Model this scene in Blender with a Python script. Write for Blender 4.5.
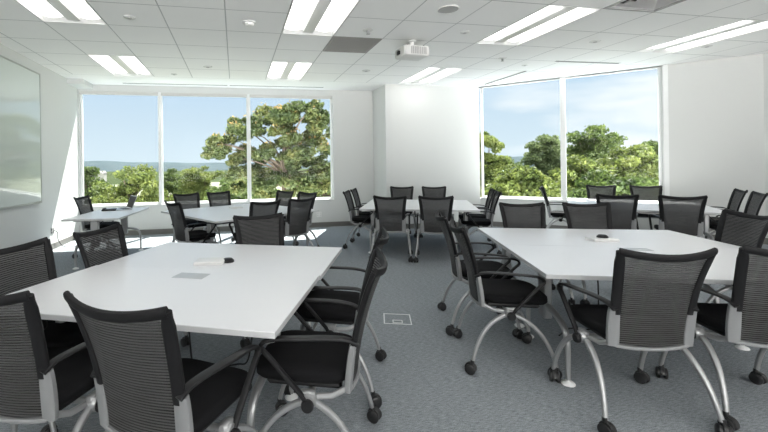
import bpy, math, random
import numpy as np
from mathutils import Vector, Matrix
random.seed(7)
PI = math.pi
COL = bpy.context.scene.collection
for o in list(bpy.data.objects):
    bpy.data.objects.remove(o)

# ------------------------------------------------------------------ camera, world, sun, exposure
YAW, ROLL = 0.195, -0.014
cd = bpy.data.cameras.new('camera'); cam = bpy.data.objects.new('camera', cd); COL.objects.link(cam)
cd.sensor_width = 36; cd.lens = 400 / 768 * 36; cd.clip_start = 0.05; cd.clip_end = 3000
cd.shift_x = (384 - 314.5) / 768; cd.shift_y = (166.5 - 216) / 768
cam.matrix_world = Matrix.Translation((0, 0, 1.43)) @ Matrix.Rotation(-YAW, 4, 'Z') @ Matrix.Rotation(PI / 2, 4, 'X') @ Matrix.Rotation(ROLL, 4, 'Z')
sc = bpy.context.scene
sc.camera = cam
sc.view_settings.view_transform = 'Standard'; sc.view_settings.look = 'None'
sc.view_settings.gamma = 1; sc.view_settings.use_curve_mapping = False
sc.view_settings.exposure = 1.87

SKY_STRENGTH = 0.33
LIGHT_STRENGTH = 0.85
SUN_STRENGTH = 6.4
w = bpy.data.worlds.new('sky'); sc.world = w; w.use_nodes = True
nt = w.node_tree; N = nt.nodes; L = nt.links; N.clear()
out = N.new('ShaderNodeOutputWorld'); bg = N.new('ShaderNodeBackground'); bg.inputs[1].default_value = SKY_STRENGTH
tc = N.new('ShaderNodeTexCoord'); sp = N.new('ShaderNodeSeparateXYZ'); L.new(tc.outputs['Generated'], sp.inputs[0])
ramp = N.new('ShaderNodeValToRGB'); L.new(sp.outputs['Z'], ramp.inputs[0])
cr = ramp.color_ramp; cr.elements[0].position = 0.0; cr.elements[0].color = (0.68, 0.78, 0.86, 1)
cr.elements[1].position = 0.9; cr.elements[1].color = (0.16, 0.32, 0.62, 1)
e = cr.elements.new(0.12); e.color = (0.58, 0.70, 0.82, 1)
e = cr.elements.new(0.35); e.color = (0.38, 0.58, 0.82, 1)
mp = N.new('ShaderNodeMapping'); mp.inputs['Scale'].default_value = (2.2, 2.2, 9.5); mp.inputs['Location'].default_value = (1.3, 0.4, 0.9)
L.new(tc.outputs['Generated'], mp.inputs[0])
nz = N.new('ShaderNodeTexNoise'); nz.inputs['Scale'].default_value = 1.1; nz.inputs['Detail'].default_value = 7; nz.inputs['Roughness'].default_value = 0.55
L.new(mp.outputs[0], nz.inputs[0])
r2 = N.new('ShaderNodeValToRGB'); L.new(nz.outputs[0], r2.inputs[0])
r2.color_ramp.elements[0].position = 0.47; r2.color_ramp.elements[0].color = (0, 0, 0, 1)
r2.color_ramp.elements[1].position = 0.64; r2.color_ramp.elements[1].color = (1, 1, 1, 1)
# clouds are gathered in the eastern half of the sky
er = N.new('ShaderNodeMapRange'); er.inputs['From Min'].default_value = 0.35; er.inputs['From Max'].default_value = 0.6
L.new(sp.outputs['X'], er.inputs[0])
ml = N.new('ShaderNodeMath'); ml.operation = 'MULTIPLY'; L.new(r2.outputs[0], ml.inputs[0]); L.new(er.outputs[0], ml.inputs[1])
m2 = N.new('ShaderNodeMath'); m2.operation = 'MULTIPLY'; L.new(ml.outputs[0], m2.inputs[0]); m2.inputs[1].default_value = 0.9
mx = N.new('ShaderNodeMixRGB'); L.new(m2.outputs[0], mx.inputs[0]); L.new(ramp.outputs[0], mx.inputs[1]); mx.inputs[2].default_value = (0.92, 0.93, 0.95, 1)
# added fill light: unseen sky behind the room brightened to light the interior
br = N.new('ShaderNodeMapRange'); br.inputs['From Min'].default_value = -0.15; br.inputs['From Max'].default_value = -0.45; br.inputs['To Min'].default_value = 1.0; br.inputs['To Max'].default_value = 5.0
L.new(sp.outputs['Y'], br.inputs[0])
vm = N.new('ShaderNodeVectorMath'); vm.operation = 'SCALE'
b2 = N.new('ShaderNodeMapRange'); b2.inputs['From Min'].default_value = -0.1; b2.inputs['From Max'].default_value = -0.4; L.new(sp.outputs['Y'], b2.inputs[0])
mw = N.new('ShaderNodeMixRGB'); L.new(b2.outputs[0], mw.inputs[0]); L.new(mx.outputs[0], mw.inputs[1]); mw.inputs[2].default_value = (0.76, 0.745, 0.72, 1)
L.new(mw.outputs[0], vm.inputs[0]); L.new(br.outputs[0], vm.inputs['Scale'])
# world below the horizon brightened, added fill to lift the ceiling
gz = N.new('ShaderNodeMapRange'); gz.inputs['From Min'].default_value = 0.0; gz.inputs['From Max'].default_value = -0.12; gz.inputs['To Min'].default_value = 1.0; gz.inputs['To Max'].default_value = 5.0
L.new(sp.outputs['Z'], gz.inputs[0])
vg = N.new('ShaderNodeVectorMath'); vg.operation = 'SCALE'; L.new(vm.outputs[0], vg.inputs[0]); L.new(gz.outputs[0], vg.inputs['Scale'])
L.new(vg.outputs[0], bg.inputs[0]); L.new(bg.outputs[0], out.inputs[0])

sd = bpy.data.lights.new('sun', 'SUN'); sd.energy = SUN_STRENGTH; sd.angle = 0.01; sd.color = (1.0, 0.96, 0.9)
sun = bpy.data.objects.new('sun', sd); COL.objects.link(sun)
sun.rotation_euler = Vector((-0.30, -0.67, -1.20)).to_track_quat('-Z', 'Y').to_euler()

# ------------------------------------------------------------------ materials
def nodes(m):
    m.use_nodes = True
    return m.node_tree.nodes, m.node_tree.links, m.node_tree.nodes['Principled BSDF']
def mat(name, c, rough=0.5, metal=0.0, spec=0.5, bump=None, vary=None, coat=0):
    m = bpy.data.materials.new(name); n, l, b = nodes(m)
    b.inputs['Base Color'].default_value = (*c, 1); b.inputs['Roughness'].default_value = rough
    b.inputs['Metallic'].default_value = metal; b.inputs['Specular IOR Level'].default_value = spec
    b.inputs['Coat Weight'].default_value = coat
    if bump or vary:
        t = n.new('ShaderNodeTexCoord')
        z = n.new('ShaderNodeTexNoise'); z.inputs['Detail'].default_value = 4
        l.new(t.outputs['Object'], z.inputs['Vector'])
        z.inputs['Scale'].default_value = (bump or vary)[0]
        if bump:
            bp = n.new('ShaderNodeBump'); bp.inputs['Strength'].default_value = bump[1]; bp.inputs['Distance'].default_value = 0.002
            l.new(z.outputs[0], bp.inputs['Height']); l.new(bp.outputs[0], b.inputs['Normal'])
        if vary:
            a = vary[1]; mixn = n.new('ShaderNodeMixRGB'); l.new(z.outputs[0], mixn.inputs[0])
            mixn.inputs[1].default_value = (*[v * (1 - a) for v in c], 1); mixn.inputs[2].default_value = (*[min(1, v * (1 + a)) for v in c], 1)
            l.new(mixn.outputs[0], b.inputs['Base Color'])
    return m
M = {}
M['wall'] = mat('wall_paint', (0.635, 0.645, 0.635), 0.6, bump=(220, .05))
M['sill'] = mat('sill_paint', (0.85, 0.85, 0.84), 0.4, vary=(3, .01))
M['frame'] = mat('window_frame_paint', (0.80, 0.81, 0.81), 0.4, vary=(3, .01))
M['shade'] = mat('roller_shade_grey', (0.60, 0.60, 0.58), 0.8, vary=(30, .04))
M['base'] = mat('baseboard_vinyl', (0.17, 0.165, 0.155), 0.55, vary=(10, .05))
M['table'] = mat('table_laminate', (0.80, 0.805, 0.825), 0.32, vary=(4, .01))
M['edge'] = mat('table_edge_grey', (0.56, 0.57, 0.58), 0.4, vary=(8, .02))
M['silver'] = mat('silver_paint', (0.37, 0.375, 0.38), 0.33, 0.55, vary=(12, .03))
M['silver_plate'] = mat('silver_plastic', (0.26, 0.265, 0.27), 0.42, 0.15, vary=(12, .03))
M['black'] = mat('black_plastic', (0.012, 0.012, 0.013), 0.45, spec=.3, vary=(20, .15))
M['frameblack'] = mat('black_back_frame', (0.009, 0.009, 0.010), 0.6, spec=.25, vary=(20, .15))
M['rubber'] = mat('caster_rubber', (0.016, 0.016, 0.017), 0.45, vary=(20, .15))
M['fabric'] = mat('black_seat_fabric', (0.006, 0.006, 0.007), 0.9, spec=.2, bump=(500, .4))
M['white'] = mat('white_plastic', (0.78, 0.78, 0.77), 0.35, vary=(12, .02))
M['glide'] = mat('white_glide', (0.75, 0.76, 0.76), 0.3, vary=(12, .02))
M['offwhite'] = mat('ceiling_device_white', (0.66, 0.66, 0.65), 0.45, vary=(12, .02))
M['grille'] = mat('speaker_grille_grey', (0.38, 0.38, 0.38), 0.6, vary=(200, .15))
M['vent'] = mat('return_grille_grey', (0.30, 0.29, 0.28), 0.6, vary=(60, .10))
M['dark'] = mat('slot_dark', (0.03, 0.03, 0.03), 0.7, vary=(10, .1))
M['projector'] = mat('projector_white', (0.66, 0.66, 0.65), 0.4, vary=(8, .03))
M['screen'] = mat('laptop_shell', (0.48, 0.50, 0.52), 0.3, 0.4, vary=(8, .03))
M['grommet'] = mat('grommet_grey', (0.50, 0.52, 0.54), 0.4, 0.2, vary=(8, .02))
M['board'] = mat('glass_board', (0.60, 0.66, 0.63), 0.10, 0.0, 0.8, coat=0.6, vary=(2, .01))
M['boardframe'] = mat('board_frame_alu', (0.42, 0.43, 0.42), 0.35, 0.5, vary=(8, .02))
M['mark'] = mat('floor_box_trim', (0.72, 0.73, 0.74), 0.4, 0.2, vary=(8, .02))
M['bark'] = mat('bark', (0.10, 0.075, 0.055), 0.9, vary=(6, .4))
M['roof'] = mat('house_roof', (0.22, 0.21, 0.22), 0.9, vary=(.5, .2))
M['house'] = mat('house_wall', (0.26, 0.26, 0.25), 0.9, vary=(.5, .1))

def carpet():
    m = bpy.data.materials.new('carpet'); n, l, b = nodes(m)
    t = n.new('ShaderNodeTexCoord'); mpp = n.new('ShaderNodeMapping'); mpp.inputs['Scale'].default_value = (26, 160, 1)
    mpp.inputs['Rotation'].default_value = (0, 0, 0.0)
    l.new(t.outputs['Object'], mpp.inputs[0])
    a = n.new('ShaderNodeTexNoise'); a.inputs['Scale'].default_value = 1.0; a.inputs['Detail'].default_value = 5; l.new(mpp.outputs[0], a.inputs['Vector'])
    c = n.new('ShaderNodeTexNoise'); c.inputs['Scale'].default_value = 190; c.inputs['Detail'].default_value = 3; l.new(t.outputs['Object'], c.inputs['Vector'])
    d = n.new('ShaderNodeTexNoise'); d.inputs['Scale'].default_value = 0.8; d.inputs['Detail'].default_value = 4; l.new(t.outputs['Object'], d.inputs['Vector'])
    ad = n.new('ShaderNodeMath'); ad.operation = 'ADD'; l.new(a.outputs[0], ad.inputs[0]); l.new(c.outputs[0], ad.inputs[1])
    rr = n.new('ShaderNodeValToRGB'); mm = n.new('ShaderNodeMath'); mm.operation = 'MULTIPLY'; mm.inputs[1].default_value = 0.5; l.new(ad.outputs[0], mm.inputs[0]); l.new(mm.outputs[0], rr.inputs[0])
    rr.color_ramp.elements[0].position = 0.36; rr.color_ramp.elements[0].color = (0.132, 0.147, 0.160, 1)
    rr.color_ramp.elements[1].position = 0.64; rr.color_ramp.elements[1].color = (0.39, 0.42, 0.445, 1)
    hs = n.new('ShaderNodeHueSaturation'); l.new(rr.outputs[0], hs.inputs['Color'])
    mr = n.new('ShaderNodeMapRange'); mr.inputs['To Min'].default_value = 0.9; mr.inputs['To Max'].default_value = 1.1; l.new(d.outputs[0], mr.inputs[0]); l.new(mr.outputs[0], hs.inputs['Value'])
    # carpet tile seams every 0.61 m
    sx = n.new('ShaderNodeSeparateXYZ'); l.new(t.outputs['Object'], sx.inputs[0])
    acc = None
    for ax in ('X', 'Y'):
        dv = n.new('ShaderNodeMath'); dv.operation = 'DIVIDE'; dv.inputs[1].default_value = 0.61; l.new(sx.outputs[ax], dv.inputs[0])
        fr = n.new('ShaderNodeMath'); fr.operation = 'FRACT'; l.new(dv.outputs[0], fr.inputs[0])
        lt = n.new('ShaderNodeMath'); lt.operation = 'LESS_THAN'; lt.inputs[1].default_value = 0.010; l.new(fr.outputs[0], lt.inputs[0])
        if acc is None: acc = lt
        else:
            mxx = n.new('ShaderNodeMath'); mxx.operation = 'MAXIMUM'; l.new(acc.outputs[0], mxx.inputs[0]); l.new(lt.outputs[0], mxx.inputs[1]); acc = mxx
    sc_ = n.new('ShaderNodeMath'); sc_.operation = 'MULTIPLY'; sc_.inputs[1].default_value = 0.12; l.new(acc.outputs[0], sc_.inputs[0])
    mx_ = n.new('ShaderNodeMixRGB'); l.new(sc_.outputs[0], mx_.inputs[0]); l.new(hs.outputs[0], mx_.inputs[1]); mx_.inputs[2].default_value = (0.05, 0.055, 0.06, 1)
    l.new(mx_.outputs[0], b.inputs['Base Color'])
    bp = n.new('ShaderNodeBump'); bp.inputs['Strength'].default_value = 0.5; bp.inputs['Distance'].default_value = 0.003; l.new(ad.outputs[0], bp.inputs['Height']); l.new(bp.outputs[0], b.inputs['Normal'])
    b.inputs['Roughness'].default_value = 0.95; b.inputs['Specular IOR Level'].default_value = 0.15
    return m
M['carpet'] = carpet()

TILE = 0.726; GX, GY = -1.545, 4.68          # ceiling grid origin (i=0, j=0)
def ceiling_mat():
    m = bpy.data.materials.new('ceiling_tiles'); n, l, b = nodes(m)
    t = n.new('ShaderNodeTexCoord'); sx = n.new('ShaderNodeSeparateXYZ'); l.new(t.outputs['Object'], sx.inputs[0])
    acc = None
    for ax, o in (('X', GX), ('Y', GY)):
        s = n.new('ShaderNodeMath'); s.operation = 'SUBTRACT'; s.inputs[1].default_value = o - TILE * 40 - 0.007; l.new(sx.outputs[ax], s.inputs[0])
        dv = n.new('ShaderNodeMath'); dv.operation = 'DIVIDE'; dv.inputs[1].default_value = TILE; l.new(s.outputs[0], dv.inputs[0])
        fr = n.new('ShaderNodeMath'); fr.operation = 'FRACT'; l.new(dv.outputs[0], fr.inputs[0])
        lt = n.new('ShaderNodeMath'); lt.operation = 'LESS_THAN'; lt.inputs[1].default_value = 0.020; l.new(fr.outputs[0], lt.inputs[0])
        if acc is None: acc = lt
        else:
            mm = n.new('ShaderNodeMath'); mm.operation = 'MAXIMUM'; l.new(acc.outputs[0], mm.inputs[0]); l.new(lt.outputs[0], mm.inputs[1]); acc = mm
    # plasterboard border strip by the window wall has no grid
    gt = n.new('ShaderNodeMath'); gt.operation = 'LESS_THAN'; gt.inputs[1].default_value = 8.31; l.new(sx.outputs['Y'], gt.inputs[0])
    m3 = n.new('ShaderNodeMath'); m3.operation = 'MULTIPLY'; l.new(acc.outputs[0], m3.inputs[0]); l.new(gt.outputs[0], m3.inputs[1])
    mx_ = n.new('ShaderNodeMixRGB'); l.new(m3.outputs[0], mx_.inputs[0]); mx_.inputs[1].default_value = (0.87, 0.87, 0.865, 1); mx_.inputs[2].default_value = (0.50, 0.505, 0.51, 1)
    l.new(mx_.outputs[0], b.inputs['Base Color']); b.inputs['Roughness'].default_value = 0.9; b.inputs['Specular IOR Level'].default_value = 0.2
    iv = n.new('ShaderNodeMath'); iv.operation = 'SUBTRACT'; iv.inputs[0].default_value = 1; l.new(m3.outputs[0], iv.inputs[1])
    z = n.new('ShaderNodeTexNoise'); z.inputs['Scale'].default_value = 180; l.new(t.outputs['Object'], z.inputs['Vector'])
    a2 = n.new('ShaderNodeMath'); a2.operation = 'MULTIPLY_ADD'; a2.inputs[1].default_value = 0.15; l.new(z.outputs[0], a2.inputs[0]); l.new(iv.outputs[0], a2.inputs[2])
    bp = n.new('ShaderNodeBump'); bp.inputs['Strength'].default_value = 0.4; bp.inputs['Distance'].default_value = 0.004; l.new(a2.outputs[0], bp.inputs['Height']); l.new(bp.outputs[0], b.inputs['Normal'])
    return m
M['ceiling'] = ceiling_mat()

def mesh_mat():
    m = bpy.data.materials.new('back_mesh_fabric'); n, l, b = nodes(m)
    b.inputs['Base Color'].default_value = (0.07, 0.07, 0.072, 1); b.inputs['Roughness'].default_value = 0.8; b.inputs['Specular IOR Level'].default_value = 0.25
    t = n.new('ShaderNodeTexCoord'); mpp = n.new('ShaderNodeMapping'); mpp.inputs['Scale'].default_value = (9, 1, 120)
    l.new(t.outputs['Object'], mpp.inputs[0])
    a = n.new('ShaderNodeTexNoise'); a.inputs['Scale'].default_value = 1.0; a.inputs['Detail'].default_value = 2; l.new(mpp.outputs[0], a.inputs['Vector'])
    wv = n.new('ShaderNodeTexWave'); wv.wave_type = 'BANDS'; wv.bands_direction = 'Z'; wv.inputs['Scale'].default_value = 27; wv.inputs['Distortion'].default_value = 0.6; wv.inputs['Detail Scale'].default_value = 0.8
    l.new(t.outputs['Object'], wv.inputs['Vector'])
    rr = n.new('ShaderNodeValToRGB'); rr.color_ramp.elements[0].position = .35; rr.color_ramp.elements[0].color = (0.020, 0.020, 0.020, 1)
    rr.color_ramp.elements[1].position = .7; rr.color_ramp.elements[1].color = (0.108, 0.106, 0.107, 1)
    av = n.new('ShaderNodeMath'); av.operation = 'MULTIPLY_ADD'; av.inputs[1].default_value = 0.62; l.new(wv.outputs['Fac'], av.inputs[0])
    sb = n.new('ShaderNodeMath'); sb.operation = 'MULTIPLY'; sb.inputs[1].default_value = 0.42; l.new(a.outputs[0], sb.inputs[0]); l.new(sb.outputs[0], av.inputs[2])
    l.new(av.outputs[0], rr.inputs[0]); l.new(rr.outputs[0], b.inputs['Base Color'])
    tr = n.new('ShaderNodeBsdfTransparent'); tl = n.new('ShaderNodeBsdfTranslucent'); tl.inputs[0].default_value = (0.30, 0.30, 0.31, 1)
    m1 = n.new('ShaderNodeMixShader'); m1.inputs[0].default_value = 0.20; l.new(b.outputs[0], m1.inputs[1]); l.new(tl.outputs[0], m1.inputs[2])
    m2_ = n.new('ShaderNodeMixShader'); m2_.inputs[0].default_value = 0.24; l.new(m1.outputs[0], m2_.inputs[1]); l.new(tr.outputs[0], m2_.inputs[2])
    l.new(m2_.outputs[0], n['Material Output'].inputs[0])
    return m
M['mesh'] = mesh_mat()

def glass_mat():
    m = bpy.data.materials.new('window_glass'); m.use_nodes = True; n = m.node_tree.nodes; l = m.node_tree.links; n.clear()
    o = n.new('ShaderNodeOutputMaterial'); tr = n.new('ShaderNodeBsdfTransparent'); tr.inputs[0].default_value = (0.95, 0.975, 0.97, 1)
    g = n.new('ShaderNodeBsdfGlossy'); g.inputs['Roughness'].default_value = 0.02
    lw = n.new('ShaderNodeLayerWeight'); pw = n.new('ShaderNodeMath'); pw.operation = 'POWER'; pw.inputs[1].default_value = 4; l.new(lw.outputs['Facing'], pw.inputs[0])
    fr = n.new('ShaderNodeMath'); fr.operation = 'MULTIPLY_ADD'; fr.inputs[1].default_value = 0.15; fr.inputs[2].default_value = 0.004; l.new(pw.outputs[0], fr.inputs[0])
    mi = n.new('ShaderNodeMixShader'); l.new(fr.outputs[0], mi.inputs[0]); l.new(tr.outputs[0], mi.inputs[1]); l.new(g.outputs[0], mi.inputs[2]); l.new(mi.outputs[0], o.inputs[0])
    return m
M['glass'] = glass_mat()

def emit_mat(name, c, s):
    m = bpy.data.materials.new(name); n, l, b = nodes(m)
    b.inputs['Base Color'].default_value = (0.8, 0.8, 0.8, 1)
    b.inputs['Emission Color'].default_value = (*c, 1); b.inputs['Emission Strength'].default_value = s
    return m
M['diffuser'] = emit_mat('light_diffuser', (1.0, 0.985, 0.96), LIGHT_STRENGTH)

def leaf_mat(name, c1, c2, c3):
    m = bpy.data.materials.new(name); n, l, b = nodes(m)
    t = n.new('ShaderNodeTexCoord'); z = n.new('ShaderNodeTexNoise'); z.inputs['Scale'].default_value = 1.6; z.inputs['Detail'].default_value = 6; z.inputs['Roughness'].default_value = .7
    l.new(t.outputs['Object'], z.inputs['Vector'])
    r = n.new('ShaderNodeValToRGB'); l.new(z.outputs[0], r.inputs[0]); e = r.color_ramp.elements
    e[0].position = .35; e[0].color = (*c1, 1); e[1].position = .68; e[1].color = (*c3, 1); k = e.new(.5); k.color = (*c2, 1)
    l.new(r.outputs[0], b.inputs['Base Color']); b.inputs['Roughness'].default_value = .6
    tl = n.new('ShaderNodeBsdfTranslucent'); l.new(r.outputs[0], tl.inputs[0])
    mi = n.new('ShaderNodeMixShader'); mi.inputs[0].default_value = .5; l.new(b.outputs[0], mi.inputs[1]); l.new(tl.outputs[0], mi.inputs[2]); l.new(mi.outputs[0], n['Material Output'].inputs[0])
    return m
LEAF = [leaf_mat('leaf_green', (0.030, 0.051, 0.013), (0.072, 0.108, 0.027), (0.144, 0.186, 0.051)),
        leaf_mat('leaf_olive', (0.048, 0.072, 0.017), (0.114, 0.147, 0.033), (0.216, 0.240, 0.066)),
        leaf_mat('leaf_seed', (0.030, 0.051, 0.015), (0.072, 0.096, 0.027), (0.162, 0.156, 0.048)),
        leaf_mat('leaf_grey', (0.048, 0.072, 0.033), (0.096, 0.132, 0.051), (0.162, 0.198, 0.084))]
M['tip'] = leaf_mat('seed_heads', (.22, .15, .05), (.34, .23, .09), (.38, .33, .12))
M['ground'] = mat('outside_ground', (0.15, 0.16, 0.10), 1, vary=(.05, .5))
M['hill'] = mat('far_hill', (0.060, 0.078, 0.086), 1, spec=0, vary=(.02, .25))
M['hillnear'] = mat('near_hill', (0.045, 0.058, 0.030), 1, spec=0, vary=(.05, .45))
M['water'] = mat('river_water', (0.30, 0.38, 0.42), 0.3, vary=(.01, .1))

# ------------------------------------------------------------------ mesh helpers
def V(*a): return Vector(a)
class MB:
    def __init__(s): s.v = []; s.f = []; s.mi = []; s.cur = 0
    def add(s, vs, fs, T=None):
        o = len(s.v)
        s.v += [tuple(T @ Vector(p)) if T else tuple(p) for p in vs]
        s.f += [[i + o for i in f] for f in fs]; s.mi += [s.cur] * len(fs)
        return s
    def box(s, x0, x1, y0, y1, z0, z1, T=None, b=0.0):
        if b <= 0:
            vs = [(x, y, z) for z in (z0, z1) for y in (y0, y1) for x in (x0, x1)]
            return s.add(vs, [(0, 2, 3, 1), (4, 5, 7, 6), (0, 1, 5, 4), (2, 6, 7, 3), (0, 4, 6, 2), (1, 3, 7, 5)], T)
        # chamfered box: rings
        b = min(b, (x1 - x0) / 2.01, (y1 - y0) / 2.01, (z1 - z0) / 2.01)
        def ring(z, i):
            X0, X1, Y0, Y1 = x0 + i, x1 - i, y0 + i, y1 - i; c = b if i < b else b * 0.4
            return [(X0 + c, Y0, z), (X1 - c, Y0, z), (X1, Y0 + c, z), (X1, Y1 - c, z), (X1 - c, Y1, z), (X0 + c, Y1, z), (X0, Y1 - c, z), (X0, Y0 + c, z)]
        return s.loft([ring(z0, b), ring(z0 + b * .3, b * .3), ring(z0 + b, 0), ring(z1 - b, 0), ring(z1 - b * .3, b * .3), ring(z1, b)], T)
    def loft(s, rings, T=None, caps=True):
        n = len(rings[0]); vs = [p for r in rings for p in r]; fs = []
        for k in range(len(rings) - 1):
            for i in range(n):
                j = (i + 1) % n; fs.append((k * n + i, k * n + j, (k + 1) * n + j, (k + 1) * n + i))
        if caps:
            fs.append(tuple(range(n - 1, -1, -1))); fs.append(tuple(range((len(rings) - 1) * n, len(rings) * n)))
        return s.add(vs, fs, T)
    def sweep(s, pts, wdt, th, side=None, n=12, T=None, p=2.6):
        """superelliptic section of width wdt (along side) and thickness th along a path"""
        pts = [Vector(q) for q in pts]; rings = []; m = len(pts)
        for k, q in enumerate(pts):
            t = (pts[min(k + 1, m - 1)] - pts[max(k - 1, 0)]).normalized()
            sd_ = Vector(side[k] if isinstance(side, list) else (side or (1, 0, 0)))
            sd_ = (sd_ - t * sd_.dot(t))
            if sd_.length < 1e-5: sd_ = Vector((0, 0, 1)) - t * t.z
            sd_.normalize(); nn = t.cross(sd_)
            ww = (wdt[k] if isinstance(wdt, (list, tuple)) else wdt) / 2; tt = (th[k] if isinstance(th, (list, tuple)) else th) / 2
            r = []
            for i in range(n):
                a = 2 * PI * i / n; c, d = math.cos(a), math.sin(a)
                r.append(q + sd_ * ww * math.copysign(abs(c) ** (2 / p), c) + nn * tt * math.copysign(abs(d) ** (2 / p), d))
            rings.append(r)
        return s.loft(rings, T)
    def tube(s, pts, r, n=10, T=None):
        rr = [2 * q for q in r] if isinstance(r, (list, tuple)) else 2 * r
        return s.sweep(pts, rr, rr, side=(0.13, 0.31, 0.94), n=n, T=T, p=2)
    def lathe(s, prof, c=(0, 0, 0), n=20, axis='z', T=None):
        rings = []
        for r, h in prof:
            r = max(r, 1e-4); rg = []
            for i in range(n):
                a = 2 * PI * i / n; x, y = r * math.cos(a), r * math.sin(a)
                q = (x, y, h) if axis == 'z' else ((h, x, y) if axis == 'x' else (y, h, x))
                rg.append((q[0] + c[0], q[1] + c[1], q[2] + c[2]))
            rings.append(rg)
        return s.loft(rings, T)
    def build(s, name, m, parent=None, smooth=True, ang=35):
        me = bpy.data.meshes.new(name); me.from_pydata(s.v, [], s.f)
        for q in (m if isinstance(m, list) else [m]): me.materials.append(q)
        if isinstance(m, list): me.polygons.foreach_set('material_index', s.mi)
        me.update()
        if smooth and s.f:
            me.shade_smooth(); me.set_sharp_from_angle(angle=math.radians(ang))
        o = bpy.data.objects.new(name, me); COL.objects.link(o)
        if parent: o.parent = parent
        return o
def bez(p0, p1, p2, n=8):
    return [tuple((1 - t) ** 2 * a + 2 * t * (1 - t) * b + t * t * c for a, b, c in zip(p0, p1, p2)) for t in [i / n for i in range(n + 1)]]
def cat_spline(P, n=6):
    P = [Vector(p) for p in P]; Q = [2 * P[0] - P[1]] + P + [2 * P[-1] - P[-2]]; r = []
    for i in range(1, len(Q) - 2):
        for k in range(n):
            t = k / n; a, b, c, d = Q[i - 1], Q[i], Q[i + 1], Q[i + 2]
            r.append(0.5 * ((2 * b) + (c - a) * t + (2 * a - 5 * b + 4 * c - d) * t * t + (3 * b - a - 3 * c + d) * t ** 3))
    r.append(P[-1]); return [tuple(q) for q in r]
def tag(o, label=None, cat=None, group=None, kind=None):
    if label: o['label'] = label
    if cat: o['category'] = cat
    if group: o['group'] = group
    if kind: o['kind'] = kind
    return o
def empty(name, loc=(0, 0, 0), rz=0):
    o = bpy.data.objects.new(name, None); COL.objects.link(o); o.location = loc; o.rotation_euler = (0, 0, rz); o.empty_display_size = .1
    return o
def struct(o, label=None, cat=None): 
    o['kind'] = 'structure'
    if label: o['label'] = label
    if cat: o['category'] = cat
    return o
def children(o): return KIDS.get(o.name, [])
def copy_tree(src, parent=None):
    c = src.copy(); COL.objects.link(c)
    if parent: c.parent = parent
    for ch in src.children: copy_tree(ch, c)
    return c

# ------------------------------------------------------------------ room shell
CEIL = 3.24
XL, YW, YC, XR = -3.25, 9.25, 8.42, 8.83      # left wall, window wall, column face, right wall
YB = -5.5                                     # back wall behind the camera
A0, A1 = V(5.60, 8.42, 0), V(8.83, 5.19, 0)   # the angled window wall, inner face
SIL, HEAD = 0.655, 3.10

fl = MB(); P5 = [(XL - .3, YB), (XR + .3, YB), (XR + .3, 5.19), (A0.x + .2, 8.72), (A0.x, YW + .25), (XL - .3, YW + .25)]
fl.add([(x, y, 0) for x, y in P5] + [(x, y, -.3) for x, y in P5], [(0, 1, 2, 3, 4, 5), (11, 10, 9, 8, 7, 6)] + [(i, i + 6, (i + 1) % 6 + 6, (i + 1) % 6) for i in range(6)])
struct(fl.build('floor', M['carpet'], smooth=False), 'grey blue carpeted floor of the meeting room', 'floor')

LIGHTS = [(-1, -1, ''), (-1, 3, ''), (3, -1, ''), (3, 3, ''), (7, -1, ''), (7, 3, ''), (11, -1, '')]
BACKL = [(i, j, '') for i in (-1, 3, 7, 11) for j in (-5, -9)]
VENT = (4, 1); DIFF = (8, -2)
holes = set()
for i, j, _ in LIGHTS + BACKL:
    holes.add((i, j)); holes.add((i, j + 1))
holes.add(VENT); holes.add(DIFF)
ce = MB()
for i in range(-3, 15):
    for j in range(-14, 6):
        if (i, j) in holes: continue
        x0, x1 = GX + i * TILE, GX + (i + 1) * TILE; y0, y1 = GY + j * TILE, GY + (j + 1) * TILE
        if j == 5: y1 = YW + .3
        x0 = max(x0, XL - .25); x1 = min(x1, XR + .25)
        if x1 <= x0: continue
        poly = [(x0, y0), (x0, y1), (x1, y1), (x1, y0)]; cl = []; LIM = 14.26
        for k in range(4):                       # cut off whatever lies beyond the angled wall
            a_, b_ = poly[k], poly[(k + 1) % 4]; da, db = sum(a_) - LIM, sum(b_) - LIM
            if da <= 0: cl.append(a_)
            if (da < 0) != (db < 0) and da != db:
                t_ = da / (da - db); cl.append((a_[0] + (b_[0] - a_[0]) * t_, a_[1] + (b_[1] - a_[1]) * t_))
        if len(cl) > 2: ce.add([(x, y, CEIL) for x, y in cl], [tuple(range(len(cl)))])
for (x0, x1, y0, y1) in ((XL - .3, XR + .3, YB - .3, YW + .35),):     # roof slab above the plenum
    ce.box(x0, A0.x, y0, y1, CEIL + .3, CEIL + .4); ce.box(A0.x, x1, y0, 5.3, CEIL + .3, CEIL + .4)
    ce.add([(A0.x, 5.3, CEIL + .3), (A0.x, 8.66, CEIL + .3), (A0.x + 3.36, 5.3, CEIL + .3)], [(0, 1, 2)])
struct(ce.build('ceiling', M['ceiling'], smooth=False), 'white suspended tile ceiling', 'ceiling')

T_ = .22
wl = MB().box(XL - T_, XL, YB, YW, 0, CEIL + .3)
struct(wl.build('wall_left', M['wall'], smooth=False), 'white wall at the left', 'wall')
wb = MB().box(XL - T_, XR + T_, YB - T_, YB, 0, .655).box(XL - T_, XR + T_, YB - T_, YB, 3.04, CEIL + .3)
for x_a, x_b in ((XL - T_, XL + .15), (-.35, -.2), (2.5, 2.65), (5.6, XR + T_)): wb.box(x_a, x_b, YB - T_, YB, .655, 3.04)  # openings added behind the camera to let fill light in
struct(wb.build('wall_back', M['wall'], smooth=False), 'rear wall with added openings for fill light', 'wall')
wr = MB().box(XR, XR + T_, YB, 5.19, 0, CEIL + .3)
struct(wr.build('wall_right', M['wall'], smooth=False), 'wall beyond the right corner', 'wall')
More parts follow.
